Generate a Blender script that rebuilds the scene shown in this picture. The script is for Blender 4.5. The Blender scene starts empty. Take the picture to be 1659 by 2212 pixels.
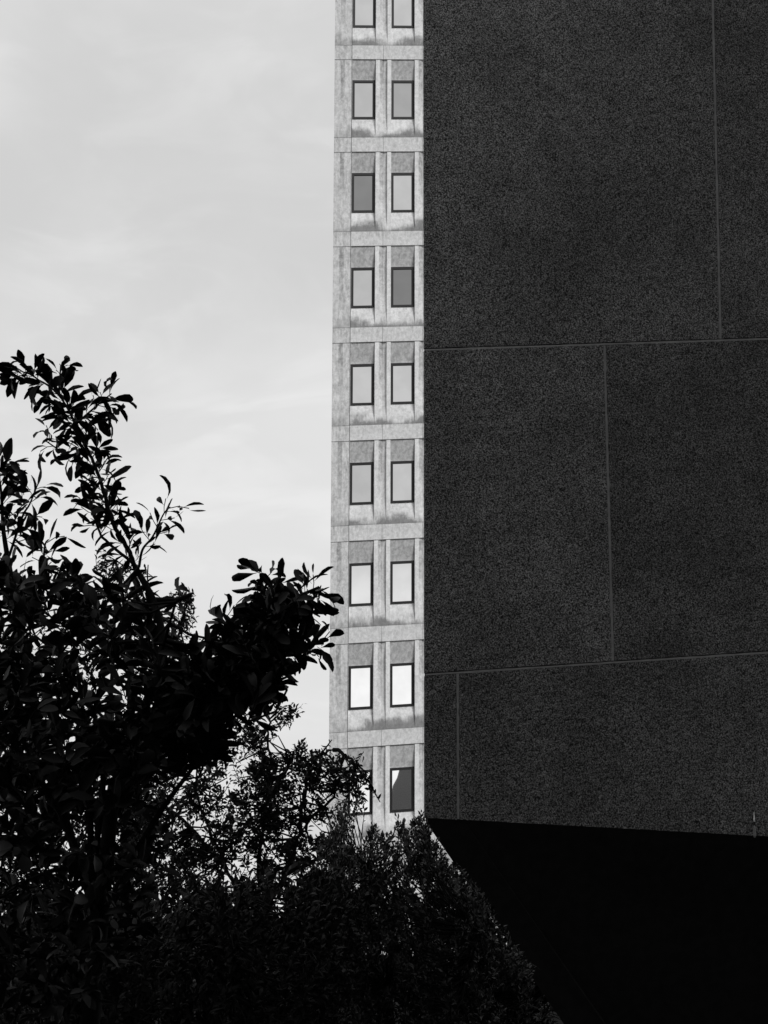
import bpy, math, random
import numpy as np
from mathutils import Vector, Matrix
R = math.radians
scene = bpy.context.scene
col = scene.collection

# ------------------------------------------------------------------ camera
# image frame used for measuring: 1659 x 2212
CX, CY, F, EYE = 829.5, 1106.0, 4300.0, 1.6
def ray_c(x, y): return Vector((x - CX, -(y - CY), -F))
_Z = ray_c(893, -20000).normalized()                     # where plumb lines meet
_fw = Vector((0, 0, -1)); _Y = (_fw - _Z * _fw.dot(_Z)).normalized(); _X = _Y.cross(_Z)
ROT = Matrix((_X, _Y, _Z))
cam_data = bpy.data.cameras.new('camera'); cam = bpy.data.objects.new('camera', cam_data)
col.objects.link(cam); scene.camera = cam
cam_data.sensor_fit = 'HORIZONTAL'; cam_data.sensor_width = 36.0
cam_data.lens = F / 1659.0 * 36.0
cam_data.clip_start = 0.1; cam_data.clip_end = 6000
cam.matrix_world = Matrix.Translation((0, 0, EYE)) @ ROT.to_4x4()
def D3(x, y): return ROT @ ray_c(x, y)
def P(x, y, dist):
    d = D3(x, y); d = d * (dist / d.y)
    return Vector((d.x, d.y, d.z + EYE))

# ------------------------------------------------------------------ light
SUN_AZ, SUN_EL = R(45), R(44)            # azimuth measured from -Y towards +X
sd = Vector((math.sin(SUN_AZ) * math.cos(SUN_EL), -math.cos(SUN_AZ) * math.cos(SUN_EL), math.sin(SUN_EL)))
sun_data = bpy.data.lights.new('sun', 'SUN'); sun_data.energy = 2.9; sun_data.angle = R(24)
sun_data.color = (1.0, 1.0, 1.0)
sun = bpy.data.objects.new('sun', sun_data); col.objects.link(sun)
sun.rotation_euler = sd.to_track_quat('Z', 'Y').to_euler(); sun.location = (30, -20, 60)

world = bpy.data.worlds.new('World'); scene.world = world; world.use_nodes = True
nt = world.node_tree; nt.nodes.clear()
def wn(t, **k):
    n = nt.nodes.new(t)
    for a, b in k.items(): setattr(n, a, b)
    return n
L = nt.links.new
sky = wn('ShaderNodeTexSky', sky_type='NISHITA'); sky.sun_disc = False
sky.sun_elevation = SUN_EL; sky.sun_rotation = math.pi - SUN_AZ
sky.air_density = 1.0; sky.dust_density = 2.5
bw = wn('ShaderNodeRGBToBW'); L(sky.outputs[0], bw.inputs[0])        # black-and-white film
tc = wn('ShaderNodeTexCoord')
sep = wn('ShaderNodeSeparateXYZ'); L(tc.outputs['Generated'], sep.inputs[0])
mp = wn('ShaderNodeMapping'); mp.inputs['Scale'].default_value = (1.0, 1.0, 1.5); mp.inputs['Rotation'].default_value = (0.2, 0.35, 0)
L(tc.outputs['Generated'], mp.inputs[0])
nz = wn('ShaderNodeTexNoise'); nz.inputs['Scale'].default_value = 4.6; nz.inputs['Detail'].default_value = 7
nz.inputs['Roughness'].default_value = 0.5; nz.inputs['Distortion'].default_value = 0.35; L(mp.outputs[0], nz.inputs['Vector'])
def rng(src, a, b, c, d, smooth=True):
    n = wn('ShaderNodeMapRange'); n.interpolation_type = 'SMOOTHSTEP' if smooth else 'LINEAR'
    n.inputs[1].default_value = a; n.inputs[2].default_value = b; n.inputs[3].default_value = c; n.inputs[4].default_value = d
    L(src, n.inputs[0]); return n.outputs[0]
def mth(op, a, b):
    n = wn('ShaderNodeMath', operation=op)
    for i, s in enumerate((a, b)):
        if isinstance(s, (int, float)): n.inputs[i].default_value = s
        else: L(s, n.inputs[i])
    return n.outputs[0]
nz2 = wn('ShaderNodeTexNoise'); nz2.inputs['Scale'].default_value = 15; nz2.inputs['Detail'].default_value = 6; nz2.inputs['Distortion'].default_value = 1.2
mp2 = wn('ShaderNodeMapping'); mp2.inputs['Rotation'].default_value = (0.1, 0.5, 0.2); mp2.inputs['Scale'].default_value = (.7, 1, 1.8); L(tc.outputs['Generated'], mp2.inputs[0]); L(mp2.outputs[0], nz2.inputs['Vector'])
cl = mth('MULTIPLY', rng(nz.outputs['Fac'], 0.34, 0.66, 6.8, 8.1), rng(nz2.outputs['Fac'], 0.45, 0.72, 0.985, 1.06))                    # pale cloud deck, ahead
# behind the viewer: a bright bank low down, thinner grey cloud above it
el = mth('ADD', sep.outputs['Z'], rng(nz.outputs['Fac'], 0.3, 0.7, 0.03, -0.03, False))
bank = rng(el, 0.135, 0.22, 9.4, 5.7)
bcl = mth('MULTIPLY', bank, rng(nz.outputs['Fac'], 0.3, 0.7, 0.93, 1.07))
side = rng(sep.outputs['Y'], -0.25, 0.3, 0.0, 1.0)
mixc = wn('ShaderNodeMix', data_type='FLOAT'); L(side, mixc.inputs[0]); L(bcl, mixc.inputs[2]); L(cl, mixc.inputs[3])
mx = wn('ShaderNodeMix', data_type='FLOAT'); mx.inputs[0].default_value = 0.93
L(bw.outputs[0], mx.inputs[2]); L(mixc.outputs[0], mx.inputs[3])
bg = wn('ShaderNodeBackground'); bg.inputs['Strength'].default_value = 0.10; L(mx.outputs[0], bg.inputs['Color'])
L(bg.outputs[0], wn('ShaderNodeOutputWorld').inputs[0])
vs = scene.view_settings; vs.view_transform = 'Standard'; vs.look = 'None'; vs.exposure = 0.0; vs.gamma = 1.0
scene.render.engine = 'CYCLES'
scene.cycles.max_bounces = 6; scene.cycles.diffuse_bounces = 3; scene.cycles.glossy_bounces = 3
scene.cycles.transparent_max_bounces = 4

# ------------------------------------------------------------------ helpers
def tag(o, label=None, cat=None, group=None, kind=None):
    if label: o['label'] = label
    if cat: o['category'] = cat
    if group: o['group'] = group
    if kind: o['kind'] = kind
    return o
def empty(name, loc):
    o = bpy.data.objects.new(name, None); o.location = loc; col.objects.link(o); o.empty_display_size = .3
    bpy.context.view_layer.update() if False else None
    return o
class MB:
    def __init__(s): s.v = []; s.f = []; s.uv = []; s.m = []
    def face(s, pts, uvs=None, m=0):
        b = len(s.v); s.v += [tuple(p) for p in pts]; s.f.append(tuple(range(b, b + len(pts))))
        s.uv += list(uvs) if uvs else [(0, 0)] * len(pts); s.m.append(m)
    def box(s, o, ax, ay, az, m=0):
        o, ax, ay, az = map(Vector, (o, ax, ay, az))
        c = [o, o+ax, o+ax+ay, o+ay, o+az, o+ax+az, o+ax+ay+az, o+ay+az]
        for q in ((0,3,2,1),(4,5,6,7),(0,1,5,4),(1,2,6,5),(2,3,7,6),(3,0,4,7)): s.face([c[i] for i in q], m=m)
    def lathe(s, o, axis, prof, n=16, m=0):
        o = Vector(o); axis = Vector(axis).normalized(); a = axis.orthogonal().normalized(); b = axis.cross(a)
        ring = lambda t, r: [o + axis*t + (a*math.cos(2*math.pi*i/n) + b*math.sin(2*math.pi*i/n))*r for i in range(n)]
        rr = [ring(t, r) for t, r in prof]
        for k in range(len(rr)-1):
            for i in range(n):
                j = (i+1) % n; s.face([rr[k][i], rr[k][j], rr[k+1][j], rr[k+1][i]], m=m)
        s.face(rr[0][::-1], m=m); s.face(rr[-1], m=m)
    def build(s, name, mats, parent=None, origin=None, smooth=False, weld=False):
        me = bpy.data.meshes.new(name)
        o = bpy.data.objects.new(name, me)
        off = Vector((0, 0, 0))
        if parent is not None: off = Vector(parent['org'])
        elif origin is not None: off = Vector(origin); o.location = off
        me.from_pydata([tuple(Vector(p) - off) for p in s.v], [], s.f)
        u = me.uv_layers.new(name='UVMap'); u.data.foreach_set('uv', [c for p in s.uv for c in p])
        for mm in (mats if isinstance(mats, (list, tuple)) else [mats]): me.materials.append(mm)
        me.polygons.foreach_set('material_index', s.m)
        if smooth: me.polygons.foreach_set('use_smooth', [True]*len(s.f))
        me.update(); col.objects.link(o); o['org'] = tuple(off)
        if parent is not None: o.parent = parent
        return o
def root(name, loc, *a, **k):
    o = empty(name, loc); o['org'] = tuple(loc); return tag(o, *a, **k)
def fast_mesh(name, V, Fc, mat, parent, smooth=False, extra=None):
    """V (n,3) world coordinates, Fc list of face index arrays (k,3|4)"""
    V = V - np.array(parent['org'])
    me = bpy.data.meshes.new(name); me.vertices.add(len(V)); me.vertices.foreach_set('co', V.astype(np.float32).ravel())
    loops = np.concatenate([f.ravel() for f in Fc]); tot = np.concatenate([np.full(len(f), f.shape[1]) for f in Fc])
    me.loops.add(len(loops)); me.loops.foreach_set('vertex_index', loops.astype(np.int32))
    me.polygons.add(len(tot)); me.polygons.foreach_set('loop_start', np.concatenate([[0], np.cumsum(tot)[:-1]]).astype(np.int32))
    me.polygons.foreach_set('loop_total', tot.astype(np.int32))
    if smooth: me.polygons.foreach_set('use_smooth', np.ones(len(tot), bool))
    if extra is not None:
        at = me.attributes.new('tone', 'FLOAT', 'POINT'); at.data.foreach_set('value', extra.astype(np.float32))
    me.materials.append(mat); me.update(calc_edges=True); me.validate()
    o = bpy.data.objects.new(name, me); col.objects.link(o); o.parent = parent; o['org'] = tuple(parent['org'])
    return o

# ------------------------------------------------------------------ materials
def mat(name, build):
    m = bpy.data.materials.new(name); m.use_nodes = True; t = m.node_tree; p = t.nodes['Principled BSDF']
    build(t, p); return m
def N(t, typ, ins=None, **k):
    n = t.nodes.new(typ)
    for a, b in k.items(): setattr(n, a, b)
    for a, b in (ins or {}).items():
        if hasattr(b, 'is_output') or isinstance(b, bpy.types.NodeSocket): t.links.new(b, n.inputs[a])
        else: n.inputs[a].default_value = b
    return n
def MR(t, src, a, b, c, d, clamp=True, it='SMOOTHSTEP'):
    n = N(t, 'ShaderNodeMapRange', {0: src, 1: a, 2: b, 3: c, 4: d}, interpolation_type=it); return n.outputs[0]
def MT(t, op, a, b=0.0):
    return N(t, 'ShaderNodeMath', {0: a, 1: b}, operation=op).outputs[0]
def noise(t, vec, scale, detail=4, rough=.55, dist=0):
    return N(t, 'ShaderNodeTexNoise', {'Vector': vec, 'Scale': scale, 'Detail': detail, 'Roughness': rough, 'Distortion': dist}).outputs['Fac']
def plain(name, v, rough=.8, metal=0., spec=.3):
    def b(t, p):
        p.inputs['Base Color'].default_value = (v, v, v, 1); p.inputs['Roughness'].default_value = rough
        p.inputs['Metallic'].default_value = metal; p.inputs['Specular IOR Level'].default_value = spec
        tcn = N(t, 'ShaderNodeTexCoord')
        f = noise(t, tcn.outputs['Object'], 9, 5)
        val = MR(t, f, .3, .7, v*.85, v*1.15); t.links.new(val, p.inputs['Base Color'])
    return mat(name, b)
FLOOR = 3.69
def conc(t, p):
    uv = N(t, 'ShaderNodeUVMap').outputs[0]
    s = N(t, 'ShaderNodeSeparateXYZ', {0: uv}); u, v = s.outputs[0], s.outputs[1]
    pier0 = MT(t, 'LESS_THAN', u, 0)
    fr = MT(t, 'FRACT', MT(t, 'DIVIDE', MT(t, 'ADD', v, FLOOR*20), FLOOR))      # 0 under a band, .158 band top
    fine = noise(t, uv, 11, 7, .8)
    mott = noise(t, N(t, 'ShaderNodeMapping', {0: uv, 'Scale': (1.3, .9, 1)}).outputs[0], 5.5, 5, .7, .4)
    blot = noise(t, N(t, 'ShaderNodeMapping', {0: uv, 'Scale': (1.5, .8, 1)}).outputs[0], 1.7, 6, .65)
    strk = noise(t, N(t, 'ShaderNodeMapping', {0: uv, 'Scale': (6, 1.5, 1)}).outputs[0], 1.6, 5, .7)
    strf = noise(t, N(t, 'ShaderNodeMapping', {0: uv, 'Scale': (14, 2.6, 1)}).outputs[0], 1.5, 4, .7)
    big = noise(t, uv, .9, 2, .5)
    # run-off dirt caught on the ledge above every band, feathering upwards
    up = MR(t, fr, .158, .36, 1, 0, it='LINEAR')
    above = MT(t, 'GREATER_THAN', fr, .156)
    amt = MT(t, 'MULTIPLY', MT(t, 'MULTIPLY', up, up), above)
    thr = MT(t, 'ADD', MT(t, 'MULTIPLY', amt, .9), MT(t, 'MULTIPLY', MT(t, 'SUBTRACT', strk, .5), 1.0))
    thr = MT(t, 'ADD', thr, MT(t, 'MULTIPLY', MT(t, 'SUBTRACT', fine, .5), 1.1))
    thr = MT(t, 'ADD', thr, MT(t, 'MULTIPLY', MT(t, 'SUBTRACT', big, .5), 2.4))
    st = MT(t, 'MULTIPLY', MR(t, thr, .12, .8, 0, 1), MR(t, amt, 0, .25, 0, 1))
    lip = MT(t, 'MULTIPLY', MR(t, fr, .168, .2, 1, 0), above)                   # dark line on the ledge
    lip = MT(t, 'MULTIPLY', lip, MR(t, MT(t, 'ADD', MT(t, 'MULTIPLY', big, .7), MT(t, 'MULTIPLY', mott, .4)), .38, .62, .12, .8))
    st = MT(t, 'MULTIPLY', MT(t, 'MAXIMUM', st, lip), MT(t, 'SUBTRACT', 1.0, MT(t, 'MULTIPLY', pier0, .6)))
    # paler stains running down the face of the band
    dn = MT(t, 'MULTIPLY', MR(t, fr, .02, .15, .15, 1), MT(t, 'LESS_THAN', fr, .158))
    st2 = MT(t, 'MULTIPLY', dn, MR(t, MT(t, 'ADD', MT(t, 'MULTIPLY', blot, .6), MT(t, 'MULTIPLY', strk, .5)), .52, .72, 0, .55))
    st = MT(t, 'MAXIMUM', st, st2)
    # streaks under each floor line, plus shade painted onto the lintel faces
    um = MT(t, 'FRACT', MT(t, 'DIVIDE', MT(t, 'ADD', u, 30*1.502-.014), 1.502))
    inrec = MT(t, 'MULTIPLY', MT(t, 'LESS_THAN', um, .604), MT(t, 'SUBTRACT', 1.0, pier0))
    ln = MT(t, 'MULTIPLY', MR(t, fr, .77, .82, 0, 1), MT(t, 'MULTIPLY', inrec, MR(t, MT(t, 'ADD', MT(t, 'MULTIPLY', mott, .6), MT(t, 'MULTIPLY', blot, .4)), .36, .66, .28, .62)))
    gro = MT(t, 'MULTIPLY', MT(t, 'MULTIPLY', MT(t, 'GREATER_THAN', um, .705), MT(t, 'LESS_THAN', um, .815)), MR(t, fr, .3, .9, 0, 1))  # groove shade painted into the colour, along with soiling
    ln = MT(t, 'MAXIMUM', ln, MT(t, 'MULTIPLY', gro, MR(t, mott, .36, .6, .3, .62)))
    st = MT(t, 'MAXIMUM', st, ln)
    basev = MT(t, 'ADD', MR(t, fine, .3, .72, -.13, .10, it='LINEAR'), MR(t, blot, .3, .7, .59, .74, it='LINEAR'))
    pier = MT(t, 'LESS_THAN', u, 0)
    basev = MT(t, 'ADD', basev, MR(t, mott, .38, .66, .0, -.13))
    basev = MT(t, 'SUBTRACT', basev, MT(t, 'MULTIPLY', pier, MR(t, strk, .35, .65, .0, .12)))
    basev = MT(t, 'ADD', basev, MR(t, strf, .55, .8, 0, -.05))
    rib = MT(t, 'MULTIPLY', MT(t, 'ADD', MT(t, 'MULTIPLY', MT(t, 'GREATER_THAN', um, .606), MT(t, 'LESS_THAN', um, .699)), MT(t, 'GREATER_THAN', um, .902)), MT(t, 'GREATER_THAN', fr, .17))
    basev = MT(t, 'ADD', basev, MT(t, 'MULTIPLY', MT(t, 'MULTIPLY', rib, MT(t, 'SUBTRACT', 1.0, pier0)), .07))      # rib fronts painted paler, as if catching light
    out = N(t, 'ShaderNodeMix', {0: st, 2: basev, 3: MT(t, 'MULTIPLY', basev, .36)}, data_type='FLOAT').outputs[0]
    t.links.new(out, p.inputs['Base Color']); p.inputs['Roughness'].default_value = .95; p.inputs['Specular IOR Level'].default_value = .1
    bp = N(t, 'ShaderNodeBump', {'Height': fine, 'Strength': .25, 'Distance': .01}); t.links.new(bp.outputs[0], p.inputs['Normal'])
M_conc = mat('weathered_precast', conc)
M_joint = plain('joint_sealant', .07)
M_frame = plain('window_frame_metal', .012, .45)
def pane_mat(name, tint, rough=.008, smudge=0.):
    def b(t, p):
        p.inputs['Metallic'].default_value = 1; p.inputs['Roughness'].default_value = rough
        g = N(t, 'ShaderNodeTexCoord').outputs['Object']
        f = noise(t, g, 1.3, 3, .5)
        t.links.new(MR(t, f, .3, .7, tint*.95, tint*1.03), p.inputs['Base Color'])
        bp = N(t, 'ShaderNodeBump', {'Height': noise(t, g, .8, 1), 'Strength': .01, 'Distance': .01}); t.links.new(bp.outputs[0], p.inputs['Normal'])
    return mat(name, b)
M_pane = {k: pane_mat('reflective_glass_' + k, v) for k, v in dict(clear=.95, soft=.84, grey=.66, dark=.42, deep=.36).items()}

def rough_wall(t, p):
    g = N(t, 'ShaderNodeTexCoord').outputs['Object']
    vor = N(t, 'ShaderNodeTexVoronoi', {'Vector': g, 'Scale': 70, 'Randomness': 1}, feature='F1')
    n1 = noise(t, g, 60, 3, .75, .2); n2 = noise(t, g, 1.1, 4, .6); n3 = noise(t, g, 7, 4, .65)
    stone = MR(t, vor.outputs['Distance'], .05, .7, 1, .1)
    nf = noise(t, g, 110, 3, .7, .6)
    h = MT(t, 'ADD', MT(t, 'ADD', MT(t, 'MULTIPLY', stone, .35), MT(t, 'MULTIPLY', n1, 1.3)), MT(t, 'MULTIPLY', nf, .4))
    cc = N(t, 'ShaderNodeSeparateXYZ', {0: vor.outputs['Color']}).outputs[0]
    v = MT(t, 'MULTIPLY', MR(t, h, .82, 1.32, .06, 2.05, it='LINEAR'), MR(t, cc, 0, 1, .88, 1.12, it='LINEAR'))
    v = MT(t, 'MULTIPLY', v, MR(t, n2, .32, .68, .8, 1.18)); v = MT(t, 'MULTIPLY', v, MR(t, n3, .3, .7, .88, 1.13))
    tone = N(t, 'ShaderNodeSeparateXYZ', {0: N(t, 'ShaderNodeUVMap').outputs[0]}).outputs[0]      # each slab cast from its own batch
    v = MT(t, 'MULTIPLY', v, tone)
    v = MT(t, 'MULTIPLY', v, WALL_A)
    t.links.new(v, p.inputs['Base Color']); p.inputs['Roughness'].default_value = .8; p.inputs['Specular IOR Level'].default_value = .25
    bp = N(t, 'ShaderNodeBump', {'Height': h, 'Strength': .7, 'Distance': .005}); t.links.new(bp.outputs[0], p.inputs['Normal'])
WALL_A = .2
M_rough = mat('exposed_aggregate', rough_wall)
M_seal = plain('pale_joint_mortar', .33, .9)
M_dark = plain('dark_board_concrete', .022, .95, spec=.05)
M_metal = plain('worn_brass', .95, .3, .2)
M_grey = plain('dull_metal', .26, .35, .2)
M_blackm = plain('black_metal', .03, .4)
M_soil = plain('dark_ground', .03, 1., spec=.0)
M_low = plain('grey_render', .2, .9)
M_block = plain('brown_brick', .12, .9)
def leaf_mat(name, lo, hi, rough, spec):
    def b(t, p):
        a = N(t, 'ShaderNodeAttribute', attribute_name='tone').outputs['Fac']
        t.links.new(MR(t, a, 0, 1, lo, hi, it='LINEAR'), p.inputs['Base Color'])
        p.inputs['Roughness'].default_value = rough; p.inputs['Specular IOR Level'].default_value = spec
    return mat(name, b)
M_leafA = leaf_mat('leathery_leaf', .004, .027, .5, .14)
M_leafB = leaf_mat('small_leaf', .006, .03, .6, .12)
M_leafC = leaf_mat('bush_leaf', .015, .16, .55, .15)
M_bark = plain('bark', .02, .95, spec=.05)

# ------------------------------------------------------------------ ground
g = MB(); S = 3000
g.face([(-S, -S, 0), (S, -S, 0), (S, S, 0), (-S, S, 0)])
tag(g.build('ground', M_soil), kind='structure')

# ------------------------------------------------------------------ tower
TD = 70.0
TO = P(752, 1391, TD)
TU = D3(21500, 230).normalized(); TN = Vector((TU.y, -TU.x, 0)).normalized()      # outward normal (towards viewer)
ZV = Vector((0, 0, 1))
def T(u, v, w=0.0): return TO + TU*u + ZV*v - TN*w
tower = root('concrete_tower', (TO.x, TO.y, 0), 'tall pale concrete office tower with stacked dark framed windows and stained bands', 'tower')
PER = 1.502; RW = .907; F1 = .143; GR = .302; R0 = .014
NB = 5; K0, K1 = -1, 8                                     # floor lines v = k*FLOOR ; k=0 at row 1391
UL, UR = -.66, R0 + NB*PER
m = MB()
def tq(a, mi=0): m.face([T(*q) for q in a], [(q[0], q[1]) for q in a], mi)
HD, BT, BN = .78, 2.326, 3.108                              # head, window bottom, band top below the floor line
D1, D2 = .02, .135; SP = .03
panes = []
for k in range(K0, K1+1):
    v0 = k*FLOOR
    vb = v0 - FLOOR
    tq([(UL, vb, 0), (0, vb, 0), (0, v0, 0), (UL, v0, 0)])                                    # corner pier
    tq([(0, vb, 0), (UR, vb, 0), (UR, v0-BN, 0), (0, v0-BN, 0)])                              # band
    tq([(0, v0-BN, 0), (R0, v0-BN, 0), (R0, v0, 0), (0, v0, 0)])
    # joints, 2 mm proud
    J = -.003
    tq([(UL, v0-.012, J), (0, v0-.012, J), (0, v0+.008, J), (UL, v0+.008, J)], 1)
    tq([(UL, v0-BN-.008, J), (0, v0-BN-.008, J), (0, v0-BN+.003, J), (UL, v0-BN+.003, J)], 1)
    tq([(-.009, vb+.01, J), (.009, vb+.01, J), (.009, v0-.014, J), (-.009, v0-.014, J)], 1)
    tq([(.009, v0+.0, J), (UR, v0+.0, J), (UR, v0+.022, J), (.009, v0+.022, J)], 1)
    for b in range(NB):
        a = R0 + b*PER; c = a + RW
        # recess back, top to bottom
        aw = lambda w: a + SP*min(w, D2)/D2
        tq([(a, v0, 0), (c, v0, 0), (c, v0, D1), (aw(D1), v0, D1)])
        tq([(aw(D2), v0-HD, D2), (c, v0-HD, D2), (c, v0, D1), (aw(D1), v0, D1)])
        vs_ = v0-BN+.03
        n = 6; pr = [(v0-BT + (vs_-(v0-BT))*i/n, D2*(1-(i/n))**1.25) for i in range(n+1)]
        for i in range(n): tq([(aw(pr[i+1][1]), pr[i+1][0], pr[i+1][1]), (c, pr[i+1][0], pr[i+1][1]), (c, pr[i][0], pr[i][1]), (aw(pr[i][1]), pr[i][0], pr[i][1])])
        tq([(a, v0-BN, 0), (c, v0-BN, 0), (c, vs_, 0), (a, vs_, 0)])
        side = [(v0, 0), (v0, D1), (v0-HD, D2), (v0-HD, D2+.08), (v0-BT, D2+.08), (v0-BT, D2)] + pr[1:]
        for uu in (a, c):
            pts = [((aw(q[1]) if uu == a else uu), q[0], q[1]) for q in side]
            tq(pts if uu == a else pts[::-1])
        # fins
        f2 = c + F1 + GR
        e = a + PER
        tq([(c, v0-BN, 0), (c+F1, v0-BN, 0), (c+F1, v0, 0), (c, v0, 0)])
        tq([(f2, v0-BN, 0), (e, v0-BN, 0), (e, v0, 0), (f2, v0, 0)])
        # groove between the fins, fading out downwards
        g0, gj, g1 = c+F1, c+F1+.15, f2
        st = [(v0, .035), (v0-.25, .09), (v0-.9, .12), (v0-2.1, .10), (v0-2.5, .065), (v0-2.85, .02), (v0-BN, 0)]
        tq([(g0, v0, 0), (g1, v0, 0), (g1, v0, .035*.7), (gj, v0, .035)])
        for (va, da), (vb_, db) in zip(st, st[1:]):
            tq([(g0, vb_, 0), (gj, vb_, db), (gj, va, da), (g0, va, 0)])
            tq([(gj, vb_, db), (g1, vb_, db*.7), (g1, va, da*.7), (gj, va, da)])
            tq([(g1, vb_, db*.7), (g1, vb_, 0), (g1, va, 0), (g1, va, da*.7)])
        tq([(gj-.005, v0-BN, J), (gj+.005, v0-BN, J), (gj+.005, v0-FLOOR+.02, J), (gj-.005, v0-FLOOR+.02, J)], 1)
        panes.append((k, b, a+SP-.004, c, v0-HD, v0-BT))
top = K1*FLOOR; bot = -11.4
tq([(UL, top, 0), (UR, top, 0), (UR, top+1.4, 0), (UL, top+1.4, 0)])
tq([(UL, bot, 0), (UR, bot, 0), (UR, (K0-1)*FLOOR, 0), (UL, (K0-1)*FLOOR, 0)])
# back of the block: the left return runs straight back
def TB(u, v, d): return TO + TU*u + ZV*v + Vector((.10, 1, 0)).normalized()*d
A, B_, C_, D_ = (UL, 0), (UR, 0), (UR, 14), (UL, 14)
for (ua, da), (ub, db) in ((A, D_), (D_, C_), (C_, B_)):
    pts = [TB(ua, bot, da), TB(ub, bot, db), TB(ub, top+1.4, db), TB(ua, top+1.4, da)]
    m.face(pts[::-1], [(da+ua, bot), (db+ub, bot), (db+ub, top+1.4), (da+ua, top+1.4)][::-1])
m.face([TB(UL, top+1.4, 0), TB(UR, top+1.4, 0), TB(UR, top+1.4, 14), TB(UL, top+1.4, 14)])
tq([(UL+.2, bot, 1.2), (UR-.2, bot, 1.2), (UR-.2, top, 1.2), (UL+.2, top, 1.2)], 1)
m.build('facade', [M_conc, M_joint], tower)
tint = {(6,0):'soft', (6,1):'grey', (5,0):'dark', (5,1):'clear', (4,0):'soft', (4,1):'deep', (3,0):'clear', (3,1):'clear', (2,0):'soft', (2,1):'clear', (7,0):'clear', (7,1):'clear',
        (0,0):'clear', (0,1):'clear', (1,0):'clear', (1,1):'clear', (-1,0):'clear', (-1,1):'clear'}
FW = .08
for k, b, a, c, vh, vl in panes:
    q = MB(); w0 = D2-.03; dp = .07
    def bx(u0, u1, va, vb, w, d):
        q.box(T(u0, va, w+d), TU*(u1-u0), ZV*(vb-va), TN*d)
    bx(a, a+FW, vl, vh, w0, dp); bx(c-FW, c, vl, vh, w0, dp)
    bx(a+FW, c-FW, vh-FW-.015, vh, w0, dp); bx(a+FW, c-FW, vl, vl+FW, w0, dp)
    # slim inner sash, set a little deeper
    e = .014
    bx(a+FW, a+FW+e, vl+FW, vh-FW-.015, w0+.014, .03); bx(c-FW-e, c-FW, vl+FW, vh-FW-.015, w0+.014, .03)
    fr = q.build('window', M_frame, tower)
    q = MB(); q.box(T(a+FW-.01, vl+FW-.01, w0+.05), TU*(c-a-2*FW+.02), ZV*(vh-vl-2*FW+.01), TN*.012)
    q.build('pane', M_pane[tint.get((k, b), random.Random(k*7+b).choice(['clear', 'clear', 'soft', 'grey']))], fr)

# ------------------------------------------------------------------ dark roughcast building in front
WD = 20.0
WO = P(918, 1767, WD)
WU = D3(22600, 53).normalized(); WN = Vector((WU.y, -WU.x, 0)).normalized()
def W(u, v, w=0.0): return WO + WU*u + ZV*v - WN*w
def wuv(x, y):
    d = D3(x, y); o = WO - Vector((0, 0, EYE)); t = o.dot(WN)/d.dot(WN); q = d*t - o
    u = q.x/WU.x; return u, q.z - u*WU.z
bld = root('concrete_building', (WO.x, WO.y, 0), 'dark roughcast concrete building overhanging a black undercroft in the right foreground', 'building')
wm = MB(); rg = random.Random(3)
def panel(c4, tone=1., cell=.04, jit=.003):
    """c4: (u,v) corners BL, BR, TR, TL; roughcast slab face with returned edges"""
    (ax, ay), (bx_, by), (cx, cy), (dx, dy) = c4
    nu = max(2, int(max(bx_-ax, cx-dx)/cell)); nv = max(2, int(max(dy-ay, cy-by)/cell))
    base = len(wm.v); idx = {}
    for j in range(nv+1):
        for i in range(nu+1):
            s, t_ = i/nu, j/nv
            u = (1-t_)*((1-s)*ax+s*bx_) + t_*((1-s)*dx+s*cx); v = (1-t_)*((1-s)*ay+s*by) + t_*((1-s)*dy+s*cy)
            ed = .3 if (i in (0, nu) or j in (0, nv)) else 1.
            wm.v.append(tuple(W(u+rg.gauss(0, jit*ed), v+rg.gauss(0, jit*ed), rg.gauss(0, .0018*ed))))
    ix = lambda i, j: base + j*(nu+1) + i
    for j in range(nv):
        for i in range(nu):
            wm.f.append((ix(i, j), ix(i+1, j), ix(i+1, j+1), ix(i, j+1))); wm.uv += [(tone, 0)]*4; wm.m.append(0)
    rim = [ix(i, 0) for i in range(nu+1)] + [ix(nu, j) for j in range(1, nv+1)] + [ix(i, nv) for i in range(nu-1, -1, -1)] + [ix(0, j) for j in range(nv-1, 0, -1)]
    b2 = len(wm.v)
    for r in rim: wm.v.append(tuple(Vector(wm.v[r]) - WN*.05))
    nr = len(rim)
    for i in range(nr):
        j = (i+1) % nr; wm.f.append((rim[i], b2+i, b2+j, rim[j])); wm.uv += [(tone, 0)]*4; wm.m.append(0)
G = .015
VA, VB = 4.834, 1.434                      # horizontal joints
def bedge(u): return -.129*u + .002         # bottom edge falls to the right
UE = 7.0; VT = 9.6
J1 = lambda v: 3.262 + (v-4.84)*.009
J2 = lambda v: 1.984 - (v-1.43)*.007
J3 = .341
panel([(.0, VA+G), (J1(VA)-G, VA+G), (J1(VT)-G, VT), (0, VT)], .98)
panel([(J1(VA)+G, VA+G), (UE, VA+G), (UE, VT), (J1(VT)+G, VT)], .9)
panel([(0, VB+G), (J2(VB)-G, VB+G), (J2(VA)-G, VA-G), (0, VA-G)], 1.12)
panel([(J2(VB)+G, VB+G), (UE, VB+G), (UE, VA-G), (J2(VA)+G, VA-G)], .82)
panel([(0, bedge(0)), (J3-G, bedge(J3)), (J3-G, VB-G), (0, VB-G)], .88)
panel([(J3+G, bedge(J3)), (UE, bedge(UE)), (UE, VB-G), (J3+G, VB-G)], .92)
wm.build('wall', [M_rough], bld)
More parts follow.
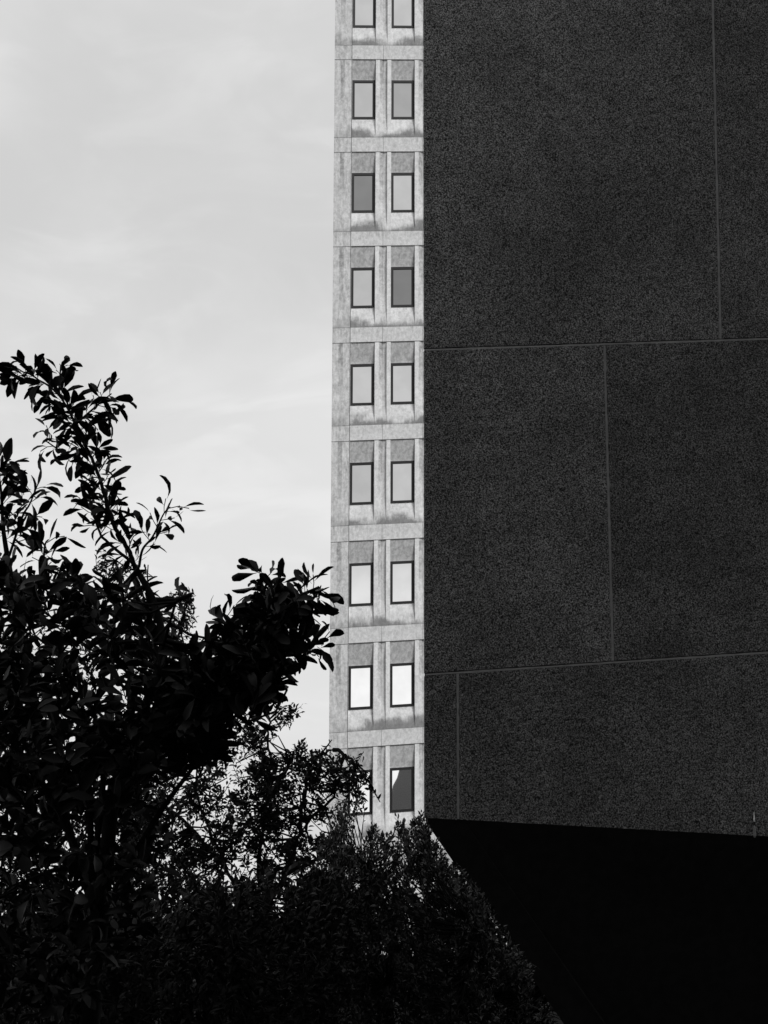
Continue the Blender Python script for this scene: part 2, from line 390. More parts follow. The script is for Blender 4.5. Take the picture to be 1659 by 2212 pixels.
# mortar fillets in the joints
def joint(u0, v0, u1, v1, off=-.004, w=.0105, depth=.006):
    q = MB(); n = 40; rr = random.Random(int(u0*100)+7)
    horiz = abs(u1-u0) > abs(v1-v0); prev = None
    for i in range(n+1):
        s = i/n; u = u0+(u1-u0)*s; v = v0+(v1-v0)*s
        ww = w*(1+rr.uniform(-.25, .25)); oo = off + rr.uniform(-.001, .001)
        a_, b_ = (((u, v+oo-ww), (u, v+oo+ww)) if horiz else ((u+oo-ww, v), (u+oo+ww, v)))
        cur = [W(*a_, depth+.02), W(*a_, depth), W(*b_, depth), W(*b_, depth+.02)]
        if prev:
            for x in range(3): q.face([prev[x], cur[x], cur[x+1], prev[x+1]])
        prev = cur
    q.build('mortar_joint', M_seal, bld)
joint(0.01, VA, UE, VA, -.003); joint(0.01, VB, UE, VB, -.003)
joint(J1(VA), VA+.015, J1(VT), VT, .0, .013); joint(J2(VB), VB+.015, J2(VA), VA-.015, .0, .013)
joint(J3, bedge(J3)+.005, J3, VB-.015, .0, .013)
# core behind the slabs
core = MB()
back = Vector((.22, 1, 0)).normalized()
def ring(pts, h0, h1): pass
UF = 9.0
c0 = [W(.0+.01, bedge(0)+.004, .051), W(UE, bedge(UE)+.004, .051), W(UE, VT, .051), W(.01, VT, .051)]
core.face(c0)
b0 = [p + back*11 for p in c0]
core.face([c0[0], c0[3], b0[3], b0[0]]); core.face([c0[3], c0[2], b0[2], b0[3]]); core.face([c0[2], c0[1], b0[1], b0[2]])
core.face(b0[::-1])
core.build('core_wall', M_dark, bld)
# inverted, tapering base under the overhang
yb = 21.7
def ground_row(dist):                                    # image row where z = -0.2 at this depth
    lo, hi = 1990, 3000
    for _ in range(40):
        mi = (lo+hi)/2
        if P(900, mi, dist).z > -.2: lo = mi
        else: hi = mi
    return lo
ry = ground_row(yb); rx = 918 + .687*(ry-1767)
b_l = P(rx, ry, yb); b_r = b_l + Vector((WU.x, WU.y, 0))*6
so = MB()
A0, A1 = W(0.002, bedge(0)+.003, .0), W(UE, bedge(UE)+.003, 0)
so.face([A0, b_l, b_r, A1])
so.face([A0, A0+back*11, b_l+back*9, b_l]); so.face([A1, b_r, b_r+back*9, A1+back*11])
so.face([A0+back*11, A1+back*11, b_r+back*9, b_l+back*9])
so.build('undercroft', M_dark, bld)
rib = MB(); off = Vector((0, -.06, -.05))
ta, tb = W(.01, bedge(0)-.0, .02), W(.42, bedge(.42), .02)
s0, s1 = b_l.copy(), b_l + (W(.42, 0)-W(0, 0)).normalized()*.42
lower = Vector((0, 0, -.035)); fwd = -WN*-.0
rib.face([ta+lower, s0+off, s1+off, tb+lower]); rib.face([tb+lower, s1+off, s1, tb]); rib.face([ta+lower, ta, s0, s0+off])
rib.build('soffit_rib', M_dark, bld)

# small metal spout fixed at the lower edge of the wall
u_, v_ = wuv(1627, 1776)
tp = W(u_, v_, -.03)
tap = root('wall_spout', tuple(tp), 'small metal tap with hanging bulb fixed to bottom edge of dark roughcast wall', 'tap')
q = MB(); q.lathe(tp+Vector((0, 0, .035)), (0, 0, 1), [(-.03, .0075), (-.012, .010), (0, .009), (.012, .006), (.05, .0055), (.055, .007), (.062, .007)]); q.build('stem', M_metal, tap, smooth=True)
q = MB(); q.lathe(tp, (0, 0, 1), [(-.028, .006), (-.024, .012), (-.012, .012), (-.006, .015), (.0, .015), (.004, .008)]); q.build('collar', M_blackm, tap, smooth=True)
q = MB(); q.lathe(tp+Vector((.005, 0, -.004)), (-1, 0, .05), [(0, .005), (.035, .004), (.04, .008), (.052, .008), (.056, .003)], 12); q.build('lever', M_grey, tap, smooth=True)
q = MB(); q.lathe(tp+Vector((0, 0, -.035)), (0, 0, -1), [(0, .005), (.006, .009), (.02, .0115), (.06, .0125), (.1, .0135), (.115, .012), (.124, .007)]); q.build('bulb', M_grey, tap, smooth=True)
q = MB(); q.lathe(tp+Vector((0, 0, .01)), -WN, [(0, .006), (.035, .006), (.036, .013), (.045, .013)], 12); q.build('bracket', M_blackm, tap, smooth=True)

# unseen block added on the right to keep the sun off the foreground
nb = root('shade_block', (16, 2, 0), 'unseen brown brick block added to shade the foreground', 'building')
q = MB(); q.box((12, -14, -.2), (5, 0, 0), (0, 28, 0), (0, 0, 31)); q.build('wall', M_block, nb)
q = MB(); q.box((11.8, -14.2, 30.8), (5.4, 0, 0), (0, 28.4, 0), (0, 0, .6)); q.build('parapet', M_dark, nb)
q = MB(); q.box((-34, -24, -.2), (45.9, 0, 0), (0, 10, 0), (0, 0, 24)); q.build('rear_shade_wing', M_block, nb)  # unseen wing added behind the viewer to cut sky light on the foreground
for j in range(7):
    for i in range(6):
        q = MB(); q.box((11.93, -12+i*4.3, 2+j*3.4), (.1, 0, 0), (0, 1.5, 0), (0, 0, 1.8)); w_ = q.build('window', M_frame, nb)

# low building across the court, behind the viewer: only seen mirrored in the lowest right-hand pane
def mirrored(x, y, dist):
    d = D3(x, y); o = TO - Vector((0, 0, EYE)); t_ = (o.dot(TN) - (D2+.02))/d.dot(TN); p = d*t_ + Vector((0, 0, EYE)); r_ = d - TN*2*d.dot(TN)
    return p + r_*((dist - p.y)/r_.y)
RY = -42.0
ra, rm, rb = mirrored(862.4, 1663, RY), mirrored(857.6, 1680, RY), mirrored(848.5, 1697, RY)
rr_ = mirrored(893, 1650, RY)
prof = [(rb.x-.3, -.2), (rb.x-.3, rb.z-1.5), (rb.x, rb.z), (rm.x, rm.z), (ra.x, ra.z), (ra.x+.3, ra.z+.9), (ra.x+14, ra.z+.9), (ra.x+14, -.2)]
low = root('low_building', (ra.x, RY, 0), 'low grey building with sloping roof end mirrored in the lowest right window', 'building')
q = MB(); f_ = [Vector((x, RY, z)) for x, z in prof]; bk = [p + Vector((5.5, -9, 0)) for p in f_]
q.face(f_); q.face(bk[::-1])
for i in range(len(f_)): q.face([f_[i], bk[i], bk[(i+1) % len(f_)], f_[(i+1) % len(f_)]])
q.build('wall', M_low, low)
for i in range(4):
    q = MB(); q.box((ra.x+1.6+i*3, RY-.02, 1.0), (1.4, 0, 0), (0, .08, 0), (0, 0, 1.6)); q.build('window', M_frame, low)

# ------------------------------------------------------------------ vegetation
RN = np.random.default_rng(11)
def norm(a): return a/np.maximum(np.linalg.norm(a, axis=-1, keepdims=True), 1e-9)
def leaves_big(base, axis, nrm, ln, wd, curl, fold):
    n = len(base); ts = np.array([0, .1, .3, .55, .8, .95, 1.]); ws = np.array([.08, .12, .62, 1, .85, .38, .02])
    side = norm(np.cross(axis, nrm)); nrm = np.cross(side, axis)
    V = np.zeros((n, len(ts), 3, 3)); pos = base.copy(); prev = 0; ax = axis.copy()
    for i, (t, w) in enumerate(zip(ts, ws)):
        step = (t-prev)*ln[:, None]; prev = t
        ang = (curl*t)[:, None]
        d = axis*np.cos(ang) - nrm*np.sin(ang); up = nrm*np.cos(ang) + axis*np.sin(ang)
        pos = pos + d*step
        hw = (wd*w*.5)[:, None]
        wav = 1 + .12*np.sin(t*9 + base[:, :1]*40)
        V[:, i, 1] = pos
        V[:, i, 0] = pos - side*hw*np.cos(fold)[:, None]*wav + up*hw*np.sin(fold)[:, None]
        V[:, i, 2] = pos + side*hw*np.cos(fold)[:, None]*wav + up*hw*np.sin(fold)[:, None]
    k = len(ts)*3; b = np.arange(n)[:, None]*k
    q = []
    for i in range(len(ts)-1):
        for j in (0, 1): q.append([i*3+j, i*3+j+1, (i+1)*3+j+1, (i+1)*3+j])
    Fq = (b[:, :, None] + np.array(q)[None]).reshape(-1, 4)
    return V.reshape(-1, 3), Fq, k
def leaves_small(base, axis, nrm, ln, wd, curl):
    n = len(base); side = norm(np.cross(axis, nrm)); nrm = np.cross(side, axis)
    h = (wd*.5)[:, None]; l = ln[:, None]; c = (curl*ln)[:, None]
    V = np.stack([base, base+axis*l*.35-side*h*.9+nrm*h*.3, base+axis*l*.35+side*h*.9+nrm*h*.3,
                  base+axis*l*.7-side*h*.8-nrm*c*.25+nrm*h*.2, base+axis*l*.7+side*h*.8-nrm*c*.25+nrm*h*.2, base+axis*l-nrm*c*.7], 1)
    b = np.arange(n)[:, None]*6
    T3 = (b[:, :, None]+np.array([[0, 2, 1], [3, 4, 5]])[None]).reshape(-1, 3); Q = (b[:, :, None]+np.array([[1, 2, 4, 3]])[None]).reshape(-1, 4)
    return V.reshape(-1, 3), Q, T3
def tube(pts, rad, n=5):
    """polyline tube; returns verts, quads"""
    pts = np.asarray(pts, float); m_ = len(pts)
    d = norm(np.gradient(pts, axis=0)); ref = np.array([.31, .9, .3]); a = norm(np.cross(d, ref)); b = np.cross(d, a)
    an = np.arange(n)*2*np.pi/n
    V = pts[:, None] + (a[:, None]*np.cos(an)[None, :, None] + b[:, None]*np.sin(an)[None, :, None])*np.asarray(rad)[:, None, None]
    i, j = np.meshgrid(np.arange(m_-1), np.arange(n), indexing='ij'); j2 = (j+1) % n
    Q = np.stack([i*n+j, i*n+j2, (i+1)*n+j2, (i+1)*n+j], -1).reshape(-1, 4)
    return V.reshape(-1, 3), Q
class Plant:
    def __init__(s, name, label, cat, foot, seed, group=None):
        s.root = root(name, tuple(foot), label, cat, group); s.BV = []; s.BQ = []; s.bn = 0
        s.lv = []; s.sk = []; s.skr = []; s.r = np.random.default_rng(seed); s.sprigs = []
    def branch(s, pts, r0, r1, n=6, wob=.0, sub=6):
        pts = np.array([tuple(p) for p in pts], float)
        # Catmull-Rom resample
        P_ = np.vstack([2*pts[0]-pts[1], pts, 2*pts[-1]-pts[-2]]); out = []
        for i in range(1, len(P_)-2):
            for t in np.linspace(0, 1, sub, endpoint=False):
                a, b, c, d = P_[i-1], P_[i], P_[i+1], P_[i+2]
                out.append(.5*((2*b)+(-a+c)*t+(2*a-5*b+4*c-d)*t*t+(-a+3*b-3*c+d)*t**3))
        out.append(pts[-1]); out = np.array(out)
        if wob: out[1:-1] += s.r.normal(0, wob, out[1:-1].shape)
        rad = np.linspace(r0, r1, len(out))
        V, Q = tube(out, rad, n); s.BV.append(V); s.BQ.append(Q+s.bn); s.bn += len(V)
        s.sk.append(out); s.skr.append(rad); return out
    def twig(s, a, b, r0, r1, n=4, sag=.1):
        mid = (a+b)/2; mid = mid + s.r.normal(0, .06*np.linalg.norm(b-a)+1e-4, 3) - np.array([0, 0, sag*np.linalg.norm(b-a)*.3])
        V, Q = tube(np.array([a, mid, b]), [r0, (r0+r1)/2, r1], n); s.BV.append(V); s.BQ.append(Q+s.bn); s.bn += len(V)
    def finish(s, leafmat, big, L0, W0, tone_bias=0):
        V = np.vstack(s.BV); fast_mesh('trunk', V, [np.vstack(s.BQ)], M_bark, s.root, True)
        B = np.array([x[0] for x in s.lv]); A = norm(np.array([x[1] for x in s.lv])); ln = np.array([x[2] for x in s.lv])
        r = s.r; n = len(B)
        nr = norm(np.cross(A, norm(r.normal(0, 1, (n, 3)))))
        up = np.tile([0, 0, 1.], (n, 1)); nr = norm(nr*.9 + up*.6 + r.normal(0, .35, (n, 3)))
        sc = np.clip(r.normal(1, .2, n), .45, 1.5)*ln
        tone = np.clip(r.beta(1.6, 3.2, n)+tone_bias, 0, 1)
        if big:
            Vv, Q, k = leaves_big(B, A, nr, L0*sc, W0*sc*r.uniform(.75, 1.2, n), r.normal(.55, .6, n), r.uniform(.05, .9, n))
            fast_mesh('crown', Vv, [Q], leafmat, s.root, True, np.repeat(tone, k))
        else:
            Vv, Q, T3 = leaves_small(B, A, nr, L0*sc, W0*sc*r.uniform(.7, 1.25, n), r.normal(.3, .35, n))
            fast_mesh('crown', Vv, [Q, T3], leafmat, s.root, False, np.repeat(tone, 6))
    def nearest(s, p):
        if not hasattr(s, '_c') or s._n != len(s.sk):
            s._c = np.vstack(s.sk); s._r = np.concatenate(s.skr); s._n = len(s.sk)
        d = np.linalg.norm(s._c-p, axis=1) + .35*np.maximum(0, s._c[:, 2]-p[2])
        i = np.argmin(d); return s._c[i], s._r[i]
    def sprig(s, p, direction, tw, nl, spread, lscale=1., tipn=3):
        """a leafy shoot that ends near p"""
        r = s.r; direction = np.asarray(direction, float); direction /= np.linalg.norm(direction)
        a = p - direction*tw
        s.twig(a, p, .006*tw/.25*s.tr, .0022*s.tr, 4, 0)
        ph = r.uniform(0, 6.28); e1 = norm(np.cross(direction, [.3, .2, .93])); e2 = np.cross(direction, e1)
        for i in range(nl):
            t = .12 + .88*i/(nl-1) if nl > 1 else 1
            ph += 2.4 + r.normal(0, .3)
            out = e1*math.cos(ph) + e2*math.sin(ph)
            sp = spread*(1.1-.5*t) + r.normal(0, .15)
            ax = direction*math.cos(sp) + out*math.sin(sp) + np.array([0, 0, -.06])
            s.lv.append((a + direction*tw*t + out*.006*s.tr, ax, lscale*(1.05-.3*abs(t-.55))))
        return a
    tr = 1.0; reach = 1.2
def V3(v): return np.array((v.x, v.y, v.z))
def inpoly(x, y, poly):
    c = False; n = len(poly)
    for i in range(n):
        x1, y1 = poly[i]; x2, y2 = poly[i-1]
        if (y1 > y) != (y2 > y) and x < (x2-x1)*(y-y1)/(y2-y1)+x1: c = not c
    return c
def vnoise(x, y, s, seed=0):
    from mathutils import noise as mn
    return mn.noise(Vector((x/s, y/s, seed*7.3)))
def fill(pl, poly, count, dist, ddist, tw, nl, spread, lift=(0, 0, .6), gap=None, lscale=1., seed=0, attach=True, center=None):
    xs = [p[0] for p in poly]; ys = [p[1] for p in poly]; r = pl.r; k = 0; tries = 0
    while k < count and tries < count*40:
        tries += 1
        x = r.uniform(min(xs), max(xs)); y = r.uniform(min(ys), max(ys))
        if not inpoly(x, y, poly): continue
        if gap and vnoise(x, y, gap[0], seed) < gap[1]: continue
        p = V3(P(x, y, dist + r.uniform(-ddist, ddist)))
        near, rad = pl.nearest(p) if attach else (p, 0)
        d = p-near; dn = np.linalg.norm(d); d = d/max(dn, 1e-6)
        dr = d*.8 + np.array(lift) + r.normal(0, .38, 3)
        a = pl.sprig(p, dr, tw*r.uniform(.7, 1.25), nl+int(r.integers(-1, 2)), spread, lscale)
        if attach and dn > tw*.8 and dn < pl.reach:
            pl.twig(near, a, min(rad, .012*pl.tr), .005*pl.tr, 4, .15)
        k += 1

# ---- big-leaved tree, nearest
d1 = 9.0
tA = Plant('large_leaf_tree', 'dark large-leaved tree with tall leaning leader against the pale sky at left', 'tree', P(150, 2500, d1).to_tuple()[:2] + (0.,), 5)
def pp(x, y, d): return V3(P(x, y, d))
tA.reach = .4
foot = np.array([tA.root.location.x, tA.root.location.y, -.1])
tA.branch([foot, pp(190, 2250, 9.1), pp(215, 2000, 9.1), pp(240, 1750, 9.0)], .055, .032, 9)
tA.branch([pp(240, 1750, 9.0), pp(300, 1560, 8.9), pp(350, 1420, 8.9), pp(335, 1310, 8.9), pp(291, 1223, 8.9)], .026, .014, 7)
lead = [(291, 1223), (273, 1178), (246, 1133), (224, 1061), (202, 999), (179, 949), (151, 893), (123, 848), (76, 817), (36, 795)]
tA.branch([pp(x, y, 8.9-.02*i) for i, (x, y) in enumerate(lead)], .0125, .003, 6, .002)
tA.branch([pp(x, y, 8.85) for x, y in [(285, 1215), (221, 1159), (202, 1111), (179, 1061)]], .008, .003, 5, .002)
tA.branch([pp(x, y, 8.8) for x, y in [(300, 1225), (308, 1187), (330, 1159), (353, 1111), (368, 1095)]], .007, .0025, 5)
tA.branch([pp(x, y, 8.9) for x, y in [(127, 850), (129, 820), (131, 788)]], .006, .003, 5)
tA.branch([pp(x, y, 8.8) for x, y in [(165, 915), (205, 880), (241, 850)]], .006, .003, 5)
tA.branch([pp(x, y, 8.95) for x, y in [(186, 968), (148, 982), (98, 952)]], .006, .003, 5)
tA.branch([pp(x, y, 9.2) for x, y in [(215, 2000), (120, 1700), (60, 1450), (26, 1260), (11, 1173), (6, 1131), (2, 1060), (-10, 990)]], .022, .004, 7)
tA.branch([pp(x, y, 9.1) for x, y in [(20, 1200), (48, 1117), (64, 1089), (82, 1045)]], .007, .003, 5)
tA.branch([pp(x, y, 9.0) for x, y in [(60, 1330), (90, 1229), (97, 1178), (105, 1165)]], .008, .003, 5)
tA.branch([pp(x, y, d) for x, y, d in [(240, 1750, 9.), (360, 1560, 8.8), (470, 1440, 8.6), (570, 1370, 8.5), (630, 1300, 8.5), (690, 1268, 8.5)]], .028, .006, 7)
tA.branch([pp(x, y, d) for x, y, d in [(570, 1370, 8.5), (640, 1390, 8.5), (700, 1390, 8.5)]], .015, .005, 6)
tA.branch([pp(x, y, d) for x, y, d in [(600, 1335, 8.5), (590, 1280, 8.5), (565, 1240, 8.5)]], .012, .004, 6)
tA.branch([pp(x, y, d) for x, y, d in [(470, 1440, 8.6), (560, 1470, 8.5), (620, 1490, 8.4)]], .015, .005, 6)
tA.branch([pp(x, y, d) for x, y, d in [(520, 1410, 8.6), (500, 1360, 8.5), (480, 1325, 8.5)]], .01, .004, 6)
tA.branch([pp(x, y, d) for x, y, d in [(215, 2000, 9.1), (330, 1780, 9.0), (430, 1640, 8.8)]], .022, .007, 6)
for s_ in [(-60, 1500), (150, 1330), (250, 1290), (380, 1300), (-80, 1800), (60, 1900), (330, 1500)]:
    tA.branch([pp(200, 1900, 9.1), pp((200+s_[0])/2+10, (1850+s_[1])/2, 9.1), pp(s_[0], s_[1], tA.r.uniform(8.6, 9.8))], .018, .006, 6)
# shoots placed along the thin leaders that stand clear against the sky
def along(pl, pts, dist, n, tw, nl, spread, sw=1.0, jit=10, ls=1.0, fan=1.0):
    pts = np.array(pts, float); seg = np.linalg.norm(np.diff(pts, axis=0), axis=1); cum = np.concatenate([[0], np.cumsum(seg)])
    for i in range(n):
        s = (i+.5)/n*cum[-1]; k = min(np.searchsorted(cum, s)-1, len(seg)-1); k = max(k, 0); f = (s-cum[k])/seg[k]
        q = pts[k]*(1-f)+pts[k+1]*f; t_ = pts[k+1]-pts[k]; t_ /= np.linalg.norm(t_)
        sd = -1 if i % 2 else 1; perp = np.array([-t_[1], t_[0]])*sd
        a = pp(q[0], q[1], dist); dvec = t_*pl.r.uniform(.3, .9) + perp*fan*pl.r.uniform(.5, 1)
        d3 = np.array([dvec[0], pl.r.normal(0, .5), -dvec[1]])
        tl = tw*pl.r.uniform(.6, 1.3); d3 /= np.linalg.norm(d3)
        pl.sprig(a+d3*tl, d3, tl, nl+int(pl.r.integers(-1, 2)), spread, ls)
along(tA, lead, 8.85, 34, .06, 5, 1.0, ls=.86)
along(tA, lead[-5:], 8.85, 8, .05, 4, .8, ls=1.05)
along(tA, [(252, 1150), (215, 1040), (185, 960), (150, 890)], 8.95, 14, .06, 5, 1.1, ls=.72)
along(tA, [(221, 1159), (202, 1111), (179, 1061)], 8.85, 7, .07, 4, 1.0, ls=.85)
along(tA, [(308, 1187), (330, 1159), (353, 1111), (372, 1092)], 8.8, 7, .07, 4, 1.0, ls=.85)
along(tA, [(129, 830), (131, 792)], 8.9, 3, .04, 3, .7, ls=1.0)
along(tA, [(176, 905), (205, 880), (241, 855)], 8.8, 8, .08, 5, .9, ls=.9)
along(tA, [(180, 968), (148, 982), (100, 954)], 8.95, 7, .07, 4, 1.0, ls=.85)
along(tA, [(11, 1173), (6, 1131), (2, 1060), (0, 1000)], 9.2, 14, .09, 5, 1.0)
along(tA, [(30, 1180), (48, 1117), (64, 1089), (80, 1050)], 9.1, 9, .08, 5, 1.0, ls=.95)
along(tA, [(86, 1240), (95, 1190), (104, 1165)], 9.0, 5, .07, 4, 1.0)
along(tA, [(600, 1320), (585, 1270), (567, 1235)], 8.5, 6, .07, 5, .8)
along(tA, [(630, 1300), (660, 1280), (690, 1268)], 8.5, 7, .07, 5, .9, ls=.9)
along(tA, [(660, 1400), (700, 1395)], 8.5, 4, .06, 4, .8, ls=.8)
along(tA, [(500, 1370), (484, 1330)], 8.5, 3, .06, 4, .8)
M1a = [(-60, 1190), (10, 1210), (60, 1235), (110, 1240), (150, 1230), (200, 1245), (250, 1235), (300, 1240), (330, 1280), (375, 1290), (385, 1320), (370, 1360), (390, 1400),
       (380, 1480), (400, 1560), (370, 1600), (280, 1640), (100, 1700), (-60, 1700)]
M1b = [(400, 1400), (440, 1410), (480, 1380), (505, 1350), (530, 1350), (545, 1310), (570, 1275), (620, 1275), (655, 1300), (675, 1340), (670, 1390), (650, 1415), (615, 1440),
       (600, 1480), (560, 1500), (520, 1470), (480, 1500), (440, 1560), (400, 1580), (370, 1500)]
M1c = [(-60, 1620), (100, 1640), (380, 1560), (440, 1580), (420, 1640), (360, 1700), (330, 1850), (300, 2000), (200, 2200), (-60, 2200)]
fill(tA, M1a, 250, 9.1, .8, .13, 8, .95, gap=(30, -.14), seed=1)
fill(tA, M1b, 165, 8.6, .45, .12, 8, .95, gap=(40, -.35), seed=2)
fill(tA, [(380, 1470), (560, 1470), (595, 1535), (560, 1550), (530, 1510), (490, 1590), (440, 1640), (380, 1640)], 60, 8.8, .4, .12, 8, .95, seed=6)
fill(tA, M1c, 260, 9.2, .8, .13, 8, .95, gap=(60, -.22), seed=3)
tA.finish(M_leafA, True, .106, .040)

# ---- small-leaved tree behind it, reaching across the tower's foot
d2 = 17.0
tB = Plant('small_leaf_tree', 'airy small-leaved tree whose limb reaches across the lower tower windows', 'tree', (P(560, 2300, d2).x, d2, 0), 8); tB.tr = .8; tB.reach = .6
f = np.array(tB.root.location)
tB.branch([f+[0, 0, -.1], pp(540, 2150, 17), pp(560, 2000, 17), pp(590, 1880, 17)], .06, .03, 8)
limbs = [[(560, 2000, 17), (620, 1880, 16.9), (650, 1800, 16.8), (700, 1740, 16.7), (745, 1690, 16.6), (790, 1670, 16.6)],
         [(560, 2000, 17), (560, 1860, 17), (575, 1740, 17.1), (583, 1640, 17.2), (580, 1570, 17.2), (610, 1535, 17.2)],
         [(560, 2000, 17), (480, 1860, 17), (430, 1720, 17.1), (420, 1600, 17.2)],
         [(650, 1800, 16.8), (660, 1700, 16.9), (680, 1640, 16.9), (720, 1620, 16.9)],
         [(480, 1860, 17), (380, 1760, 17.2), (300, 1700, 17.3)],
         [(575, 1740, 17.1), (620, 1660, 17), (650, 1615, 17)],
         [(720, 1620, 16.9), (750, 1635, 16.8), (778, 1655, 16.7)],
         [(590, 1880, 17), (660, 1870, 17), (720, 1830, 17), (735, 1800, 17)]]
for l in limbs: tB.branch([pp(*q) for q in l], .02, .006, 6, .01)
M2a = [(560, 1620), (620, 1640), (680, 1620), (735, 1615), (770, 1650), (800, 1680), (785, 1700), (760, 1705), (740, 1690), (690, 1710), (640, 1720), (600, 1760), (560, 1700)]
M2b = [(430, 1620), (490, 1570), (520, 1545), (560, 1560), (600, 1590), (590, 1620), (600, 1680), (620, 1720), (600, 1800), (560, 1860), (400, 1880), (260, 1880), (240, 1720), (330, 1680), (400, 1650)]
M2c = [(600, 1780), (660, 1740), (715, 1740), (700, 1800), (690, 1860), (560, 1890)]
tB_l = (0, 0, .35)
fill(tB, M2a, 125, 16.8, .5, .2, 12, 1.0, lift=tB_l, gap=(26, -.12), seed=4)
fill(tB, M2b, 460, 17.1, .8, .2, 12, 1.0, lift=tB_l, gap=(24, -.02), seed=5)
fill(tB, M2c, 105, 17.0, .6, .2, 11, 1.0, lift=tB_l, gap=(28, -.05), seed=6)
fill(tB, [(735, 1690), (790, 1680), (803, 1690), (790, 1730), (770, 1745), (750, 1730)], 12, 16.6, .2, .14, 9, 1.0, lift=(.3, 0, -.1))
fill(tB, [(580, 1560), (600, 1520), (660, 1515), (650, 1545), (610, 1570)], 14, 17.2, .2, .18, 9, .8, lift=tB_l)
fill(tB, [(620, 1630), (655, 1595), (668, 1600), (640, 1640)], 10, 17, .2, .16, 9, .8, lift=tB_l)
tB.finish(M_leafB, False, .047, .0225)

# ---- taller slender tree further back on the left, seen through the big leaves
d3 = 20.0
tC = Plant('slender_tree', 'thin fine-leaved tree glimpsed through the large leaves at left', 'tree', (P(250, 2300, d3).x, d3, 0), 9); tC.tr = .8; tC.reach = .7
f = np.array(tC.root.location)
tC.branch([f+[0, 0, -.1], pp(260, 2000, 20), pp(280, 1700, 20), pp(280, 1400, 20), pp(250, 1210, 20)], .1, .012, 8)
for l in ([(280, 1700, 20), (350, 1500, 20), (385, 1380, 20), (405, 1290, 20)], [(280, 1560, 20), (320, 1380, 20), (320, 1220, 20)], [(280, 1700, 20), (180, 1500, 20), (100, 1350, 20)],
          [(280, 1800, 20), (150, 1700, 20), (30, 1600, 20)]):
    tC.branch([pp(*q) for q in l], .03, .006, 6, .01)
fill(tC, [(205, 1190), (240, 1175), (255, 1215), (320, 1205), (330, 1240), (220, 1240)], 26, 20, .4, .2, 11, .8, gap=(25, -.1))
fill(tC, [(360, 1290), (400, 1265), (418, 1290), (415, 1330), (400, 1350), (400, 1375), (440, 1380), (430, 1410), (370, 1390)], 40, 20, .4, .2, 11, .8, gap=(25, -.1))
fill(tC, [(0, 1350), (380, 1300), (400, 1600), (300, 1900), (0, 1900)], 340, 20, .8, .24, 12, .9, gap=(45, -.02), seed=9)
fill(tC, [(0, 1600), (260, 1600), (450, 1650), (450, 1900), (0, 1900)], 330, 20, .8, .24, 12, .9, gap=(30, -.08), seed=12)
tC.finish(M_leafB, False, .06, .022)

# ---- shrubs below the tower and along the bottom
def shrub(name, label, fx, dist, poly, count, seed, ll=.06, lw=.02, gap=(40, -.3), lift=(0, 0, 1.1), tw=.2, nl=14, dd=.8, bias=0, stems=9, group=None, spread=.75, lm=None, extra=()):
    s = Plant(name, label, 'shrub', (P(fx, 2400, dist).x, dist, 0), seed, group); s.tr = .7
    f = np.array(s.root.location); xs = [p[0] for p in poly]; ys = [p[1] for p in poly]
    for i in range(stems):
        while True:
            x = s.r.uniform(min(xs), max(xs)); y = s.r.uniform(min(ys), max(ys))
            if inpoly(x, y, poly): break
        q = pp(x, y+25, dist+s.r.uniform(-dd, dd)*.7); s.branch([f+[0, 0, -.1], f*.5+q*.5+np.array([0, 0, -.15]), q], .025, .005, 5, .01)
    fill(s, poly, count, dist, dd, tw, nl, spread, lift=lift, gap=gap, seed=seed)
    for pe in extra: fill(s, pe[0], pe[1], dist, .3, tw, nl-3, spread, lift=lift, seed=seed)
    s.finish(lm or M_leafB, False, ll, lw, bias); return s
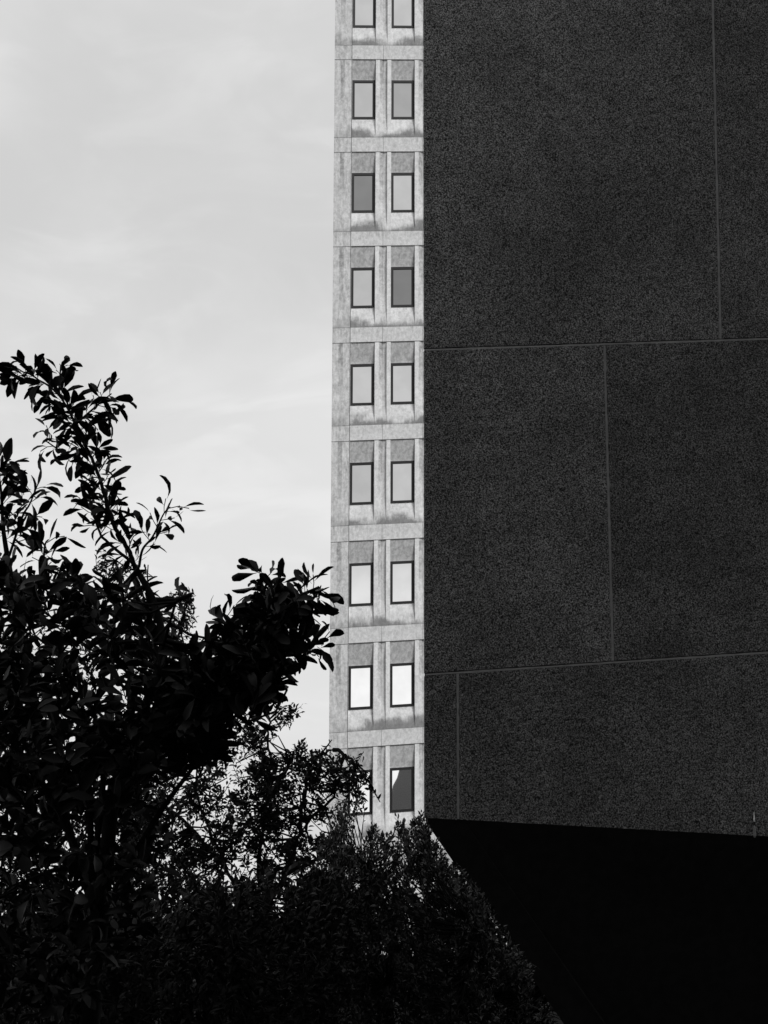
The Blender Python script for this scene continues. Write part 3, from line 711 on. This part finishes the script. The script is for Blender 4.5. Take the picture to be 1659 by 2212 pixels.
shrub('bush', 'upright bushy shrub with narrow leaves in front of the tower base', 860, 14.5,
      [(690, 1820), (712, 1775), (735, 1810), (780, 1830), (800, 1800), (825, 1792), (845, 1820), (875, 1790), (890, 1805), (912, 1780), (922, 1810), (925, 1840), (950, 1850), (985, 1870),
       (1005, 1890), (1025, 1930), (1050, 1970), (1075, 2010), (1085, 2100), (1090, 2212), (1090, 2300), (650, 2300), (660, 1900)], 1900, 21, gap=(17, -.2), stems=34, bias=.0, lm=M_leafC, ll=.036, lw=.0155, tw=.15, nl=15,
      extra=(([(715, 1745), (735, 1720), (760, 1735), (790, 1705), (800, 1715), (765, 1765), (745, 1800), (715, 1800)], 30), ([(725, 1795), (745, 1765), (758, 1790)], 5), ([(800, 1795), (812, 1768), (822, 1790)], 5), ([(850, 1785), (862, 1752), (872, 1780)], 6), ([(893, 1775), (908, 1745), (920, 1770)], 6), ([(790, 1785), (920, 1765), (930, 1800), (790, 1812)], 24), ([(905, 1770), (925, 1790), (970, 1850), (1010, 1885), (1040, 1930), (1060, 1975), (1010, 1975), (930, 1880)], 120), ([(1035, 1985), (1100, 2030), (1160, 2095), (1140, 2140), (1050, 2070)], 170), ([(985, 1870), (1045, 1935), (1095, 2010), (1060, 2010), (1010, 1950)], 60)))
shrub('bush', 'low dark shrub at the bottom centre beneath the airy tree', 560, 13.5,
      [(380, 1900), (450, 1870), (520, 1880), (600, 1865), (680, 1870), (720, 1900), (720, 2300), (350, 2300)], 620, 22, gap=(40, -.4), stems=14)
shrub('bush', 'broad dark shrub in the bottom left corner under the large leaves', 120, 13.0,
      [(-40, 1990), (20, 1965), (90, 2010), (150, 1975), (230, 1955), (300, 1950), (400, 1930), (420, 2300), (-40, 2300)], 620, 23, gap=(40, -.4), stems=16, bias=.05)
shrub('bush', 'sparse shrub at the foot of the black undercroft', 1080, 15.5,
      [(1010, 1960), (1050, 1960), (1085, 2010), (1120, 2080), (1170, 2160), (1260, 2300), (1000, 2300)], 260, 24, gap=(40, -.2), stems=8)
shrub('hedge', 'dark hedge closing off the view behind the shrubs', 500, 24,
      [(-80, 1900), (200, 1880), (400, 1895), (620, 1890), (800, 1900), (940, 1940), (1080, 2040), (1320, 2120), (1320, 2160), (-80, 2160)], 1700, 25, ll=.1, lw=.045, gap=(40, -.5), tw=.3, nl=11, dd=1.2, stems=16)
